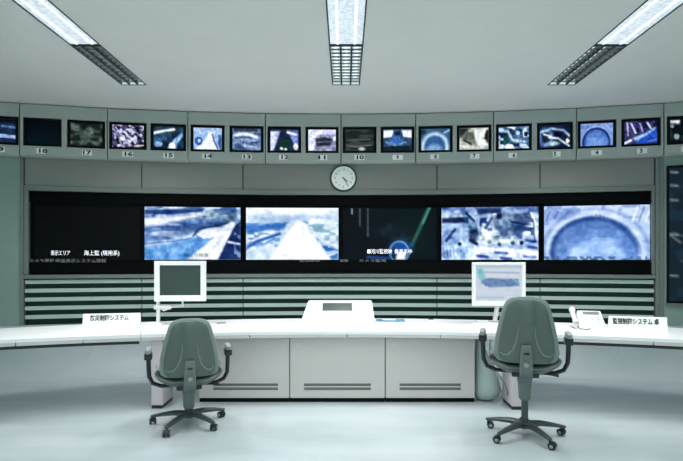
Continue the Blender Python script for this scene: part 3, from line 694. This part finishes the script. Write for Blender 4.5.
MB().box(-.25, .06, -.04, .14, 0, .02).build('base', M['plastic'], t, bevel=.006)
MB().box(-.235, -.12, -.02, .07, .021, .04).build('button_box', M['plastic2'], t, bevel=.006)

# control panel in the middle
t = thing('control_panel', 'white sloping control panel with a small dark display in the middle of the desk', 'control panel', (0, 5.38, ZT))
MB().hexa([(-.47, 0, 0), (.315, 0, 0), (.315, .42, 0), (-.47, .42, 0)], [(-.40, .26, .226), (.293, .26, .226), (.293, .40, .226), (-.40, .40, .226)]).build('housing', M['plastic'], t, bevel=.012, seg=3)
sl = math.atan2(.226, .26)
def slope(x0, x1, u0, u1, h):   # plate lying on the slope, u = fraction up
    n = Vector((0, -.226, .26)).normalized()
    pts = [Vector((x, .26*u, .226*u)) for u in (u0, u1) for x in (x0, x1)]
    a, b, d, e = pts
    lo = [a, b, e, d]; return MB().hexa([p+n*.001 for p in lo], [p+n*h for p in lo])
slope(-.25, .085, .55, .93, .005).build('display_frame', M['plastic2'], t)
slope(-.24, .075, .58, .90, .008).build('display', M['lcd_dark'], t)
for i in range(3): slope(-.372+.014*i*0, -.33, .50+.12*i, .56+.12*i, .006).build('button', M['plastic2'], t)
for i in range(3): slope(.20, .235, .50+.12*i, .56+.12*i, .006).build('button', M['plastic2'], t)
slope(-.16, .02, .34, .42, .004).build('label_strip', M['plastic2'], t)

# magazine
t = thing('magazine', 'blue and white magazine lying right of the control panel', 'magazine', (.50, 5.62, ZT), R(-6))
MB().box(-.16, .14, -.12, .10, .001, .02).build('pages', M['paper'], t)
MB().box(-.162, .142, -.122, .102, .0205, .023).build('cover', M['blueprint'], t)
MB().box(-.10, .05, -.02, .05, .0235, .0245).build('cover_picture', M['paper'], t)
for lab, px, y, w_, m in (('thin grey pen lying left of the control panel', 222, 323.5, .11, 'slot'), ('small dark pen lying right of the magazine', 432, 319.5, .08, 'ink')):
    p_ = pt(px, y); t = thing('pen', lab, 'pen', p_, R(12))
    MB().cyl((-w_/2, 0, .006), (w_/2-.02, 0, .006), .006, n=10).build('barrel', M[m], t, smooth=True)
    MB().cyl((w_/2-.02, 0, .006), (w_/2, 0, .006), .006, .001, n=10).build('tip', M['edge'], t, smooth=True)

# telephone
p_ = pt(591, 329.5); t = thing('telephone', 'white desk telephone with a handset on the right wing desk', 'telephone', (p_.x, p_.y+.02, ZT), R(-12))
MB().hexa([(-.10, 0, 0), (.155, 0, 0), (.155, .22, 0), (-.10, .22, 0)], [(-.09, .02, .03), (.15, .02, .03), (.145, .20, .165), (-.08, .20, .165)]).build('body', M['plastic'], t, bevel=.01, seg=3)
MB().tube([(-.125, .0, .055), (-.132, .04, .09), (-.132, .12, .135), (-.125, .19, .175)], [.030, .022, .022, .032], 12).build('handset', M['plastic2'], t, smooth=True)
for k in range(2): MB().cyl((-.125, .01+.17*k, .02+.12*k), (-.125, .01+.17*k, .055+.12*k), .026, .03, 12).build('handset_cup', M['plastic2'], t, smooth=True)
n_ = Vector((0, -.135, .18)).normalized()
def onphone(x0, x1, u0, u1, h, nm, m):
    f = lambda x, u: Vector((x, .02+.18*u, .03+.135*u))
    lo = [f(x0, u0), f(x1, u0), f(x1, u1), f(x0, u1)]
    MB().hexa([p+n_*.001 for p in lo], [p+n_*h for p in lo]).build(nm, m, t)
onphone(-.03, .12, .72, .90, .004, 'display', M['slot'])
for r_ in range(4):
    for c_ in range(3): onphone(-.03+.055*c_, .005+.055*c_, .08+.15*r_, .17+.15*r_, .006, 'key', M['plastic2'])
MB().tube([(-.12, -.01, .03), (-.10, -.05, .008), (-.03, -.07, .006), (.0, -.005, .012)], .005, 8).build('cord', M['cable'], t, smooth=True)

# plastic bag beside the right cabinet
rings = []
for z, cx_, rx, ry in ((.615, 1.30, .02, .04), (.57, 1.31, .025, .06), (.48, 1.335, .055, .09), (.36, 1.36, .085, .12), (.22, 1.385, .115, .14), (.10, 1.395, .13, .15), (.04, 1.385, .115, .13), (.012, 1.375, .08, .09)):
    rings.append([(cx_+rx*math.cos(2*math.pi*i/20)*(1+.05*math.sin(3*i+9*z)), 5.12+ry*math.sin(2*math.pi*i/20), z) for i in range(20)])
bag = thing('plastic_bag', 'pale green plastic bag hanging against the right cabinet', 'bag')
MB().loft(rings).build('sack', M['bag'], bag, smooth=True)
MB().tube([(1.30, 5.12, .61), (1.30, 5.10, ZT-.064)], .008).build('tie', M['cable'], bag, smooth=True)
MB().tube([(1.37, 4.90, .62), (1.355, 4.88, .5), (1.40, 4.86, .36), (1.50, 4.86, .20), (1.56, 4.9, .012)], .006).build('power_cable', M['cable'], bpy.data.objects['console_desk'])

# ------------------------------------------------------------------ chairs
def sell(cx, cy, z, rx, ry, n=28, e=2.6):   # super-ellipse ring in the xy plane
    out = []
    for i in range(n):
        a = 2*math.pi*i/n; c_, s_ = math.cos(a), math.sin(a)
        out.append((cx+rx*abs(c_)**(2/e)*(1 if c_ >= 0 else -1), cy+ry*abs(s_)**(2/e)*(1 if s_ >= 0 else -1), z))
    return out
def chair(label, loc, rz, L, star, back_k):
    t = thing('office_chair', label, 'chair', loc, rz, 'office chairs at the console')
    # five-star base
    MB().cyl((0, 0, .062), (0, 0, .125), .042, .036, 20).build('hub', M['chair_base'], t, smooth=True)
    for a in star:
        m = Matrix.Rotation(R(a)-rz, 4, 'Z'); mb = MB(); rg = []
        for r_, hw, zc, hh in ((.03, .030, .098, .020), (.12, .026, .100, .018), (.22, .020, .088, .014), (.30, .016, .074, .010), (.318, .008, .072, .006)):
            rg.append([m @ Vector((r_, s*hw*k1, zc+hh*k2)) for s, k1, k2 in ((1, 1, -1), (1, 1, .4), (1, .5, 1), (-1, .5, 1), (-1, 1, .4), (-1, 1, -1))])
        leg = mb.loft(rg).build('base_leg', M['chair_base'], t, smooth=True)
        sw = Matrix.Rotation(R(a*2.3+40), 4, 'Z')
        c0 = m @ Vector((.30, 0, 0)); tr = Matrix.Translation(c0) @ sw
        for s in (-1, 1):
            MB().cyl(tr @ Vector((.018, s*.010, .026)), tr @ Vector((.018, s*.026, .026)), .026, .024, 18).build('caster_wheel', M['chair_black'], leg, smooth=True)
        for s in (-1, 1): MB().cyl(tr @ Vector((.018, s*.0262, .026)), tr @ Vector((.018, s*.0285, .026)), .014, .012, 14).build('caster_hub', M['armpad'], leg, smooth=True)
        hd = MB(); rr = []
        for k in range(7):
            b_ = R(-10+k*32); rr.append([tr @ Vector((.018+.029*math.cos(b_), y, .026+.029*math.sin(b_))) for y in (-.024, .024)]+[tr @ Vector((.018+.0265*math.cos(b_), y, .026+.0265*math.sin(b_))) for y in (.024, -.024)])
        hd.loft(rr).cyl(c0+Vector((0, 0, .045)), c0+Vector((0, 0, .074)), .008).build('caster_hood', M['chair_black'], leg)
    # column
    MB().cyl((0, 0, .125), (0, 0, .30+L), .026, .024, 20).build('gas_lift', M['chair_base'], t, smooth=True)
    MB().loft([sell(0, -.0, .135+L*.9, .036, .036), sell(0, 0, .15+L*.9, .046, .044), sell(0, 0, .24+L, .052, .048), sell(0, 0, .315+L, .062, .06)]).build('column_shroud', M['chair_metal'], t, smooth=True)
    MB().box(-.10, .10, -.13, .13, .315+L, .352+L).build('mechanism', M['chair_black'], t, bevel=.012)
    MB().tube([(.09, -.02, .335+L), (.20, -.03, .328+L), (.245, -.03, .324+L)], [.006, .006, .011]).build('lever', M['chair_black'], t, smooth=True)
    # seat: shell and cushion, sides turned up
    def seat_rings(z0, z1, g, n=7):
        rs = []
        for k in range(n):
            f = k/(n-1); s_ = math.sin(math.pi*(.12+.76*f))**.45
            r = sell(0, .045, 0, (.265+g)*s_, (.235+g)*s_, 36, 3.0)
            rs.append([(x, y, z0+(z1-z0)*f+L+.75*max(0, abs(x)-.12)**1.35+(.16*max(0, -y-.08)**1.1 if y < 0 else 0)) for x, y, _ in r])
        return rs
    MB().loft(seat_rings(.340, .415, .006)).build('seat_shell', M['chair_shell'], t, smooth=True)
    MB().loft(seat_rings(.410, .485, -.004)).build('seat_cushion', M['chair_fabric'], t, smooth=True)
    # backrest as a loft of horizontal sections; kb scales the height
    prof = [(.0, .13, .012), (.010, .195, .022), (.035, .222, .028), (.09, .229, .031), (.17, .222, .032), (.26, .203, .031), (.34, .183, .029), (.41, .164, .026), (.45, .144, .021), (.475, .112, .013), (.485, .060, .006)]
    ZB = .445+L
    yb = lambda h: -.235-.05*math.sin(min(1, h/.45)*math.pi/2)-.06*h
    cr = lambda x, h: .22*x*x*(1.2-h)        # wrap forward at the sides
    def rest(scale, dy, tk, hx=0):
        return [[(x, y+cr(x, h), z) for x, y, z in sell(0, yb(h)+dy, ZB+hx+(h*back_k), w_*scale, tk_*tk, 32, 2.3)] for h, w_, tk_ in prof]
    MB().loft(rest(1, .012, 1.0)).build('backrest', M['chair_fabric'], t, smooth=True)
    sh = []
    for h, w_, tk_ in prof:
        hh = .012+h*.935
        ring = sell(0, yb(h)-.020, ZB+hh*back_k, w_*.86, tk_*.85, 40, 2.3)
        ring2 = []
        for x, y, z in ring:
            y2 = y+cr(x, h)
            if y < yb(h)-.020:
                # raised middle channel that flares toward the bottom corners
                chn = .050+.125*max(0, (.22-h)/.22)**1.5
                d = abs(x)-chn
                y2 -= .022*max(0, min(1, .5-d/.03))
            ring2.append((x, y2, z))
        sh.append(ring2)
    MB().loft(sh).build('back_shell', M['chair_shell'], t, smooth=True)
    for s in (-1, 1):
        MB().tube([(s*x, yb(h)+cr(x, h)-.056+.03*min(1, max(0, (x-.12)/.08)), ZB+(.012+h*.935)*back_k) for x, h in ((.185, .075), (.16, .055), (.125, .065), (.095, .10), (.075, .15), (.062, .21), (.055, .29))], [.003, .005, .006, .006, .005, .004, .002], 8).build('shell_rib', M['chair_fabric'], t, smooth=True)
    # spine bar
    rg = []
    for z, y, hw, hd_ in ((.325, -.06, .030, .012), (.318, -.16, .040, .012), (.335, -.235, .046, .012), (.375, -.285, .048, .012), (.45, -.318, .046, .012), (.54, -.342, .043, .011), (.585, -.35, .040, .010), (.60, -.352, .034, .006)):
        if z == .325: nrm = Vector((0, 0, 1))
        elif z == .318: nrm = Vector((0, -.2, .98))
        elif z == .335: nrm = Vector((0, -.6, .8))
        else: nrm = Vector((0, -1, .15)).normalized()
        c0 = Vector((0, y, z+L)); rg.append([c0+Vector((hw, 0, 0))-nrm*hd_*0, c0+Vector((hw*.8, 0, 0))+nrm*hd_, c0+Vector((-hw*.8, 0, 0))+nrm*hd_, c0+Vector((-hw, 0, 0)), c0+Vector((-hw*.8, 0, 0))-nrm*hd_, c0+Vector((hw*.8, 0, 0))-nrm*hd_])
    sp = MB().loft(rg).build('spine', M['chair_metal'], t, smooth=True)
    MB().cyl((0, -.328, .455+L), (0, -.356, .455+L), .020, .017, 18).build('knob', M['armpad'], sp, smooth=True)
    MB().box(-.018, .018, -.362, -.350, .53+L, .542+L).build('slot', M['chair_black'], sp)
    MB().box(-.022, .022, yb(.36)-.048, yb(.36)-.036, ZB+.33*back_k+.03, ZB+.33*back_k+.04).build('badge', M['chair_base'], t)
    # arms
    for s in (-1, 1):
        ar = MB().tube([(s*.10, 0, .335+L), (s*.22, 0, .338+L), (s*.285, 0, .365+L), (s*.312, 0, .42+L), (s*.316, 0, .50+L), (s*.318, 0, .60+L)], [.016, .016, .017, .017, .018, .018], 10, 1.5).build('arm', M['chair_black'], t, smooth=True)
        MB().box(s*.318-.030, s*.318+.030, -.06, .06, .565+L, .617+L).build('arm_collar', M['chair_black'], ar, bevel=.008)
        MB().loft([sell(s*.318, 0, z+L, .023*k_, .10*k_, 24, 3) for z, k_ in ((.618, .85), (.624, 1), (.648, 1), (.656, .85))]).build('arm_pad', M['armpad'], ar, smooth=True)
    return t
chair('grey-green office chair with its seat set low, on the left, seen from behind', (-1.305, 4.35, 0), R(18), 0.0, (37, 109, 181, 253, 325), .98)
chair('grey-green office chair with its seat set high, on the right, seen from behind', (1.41, 4.08, 0), R(-17), 0.165, (70, 142, 214, 286, 358), 1.03)
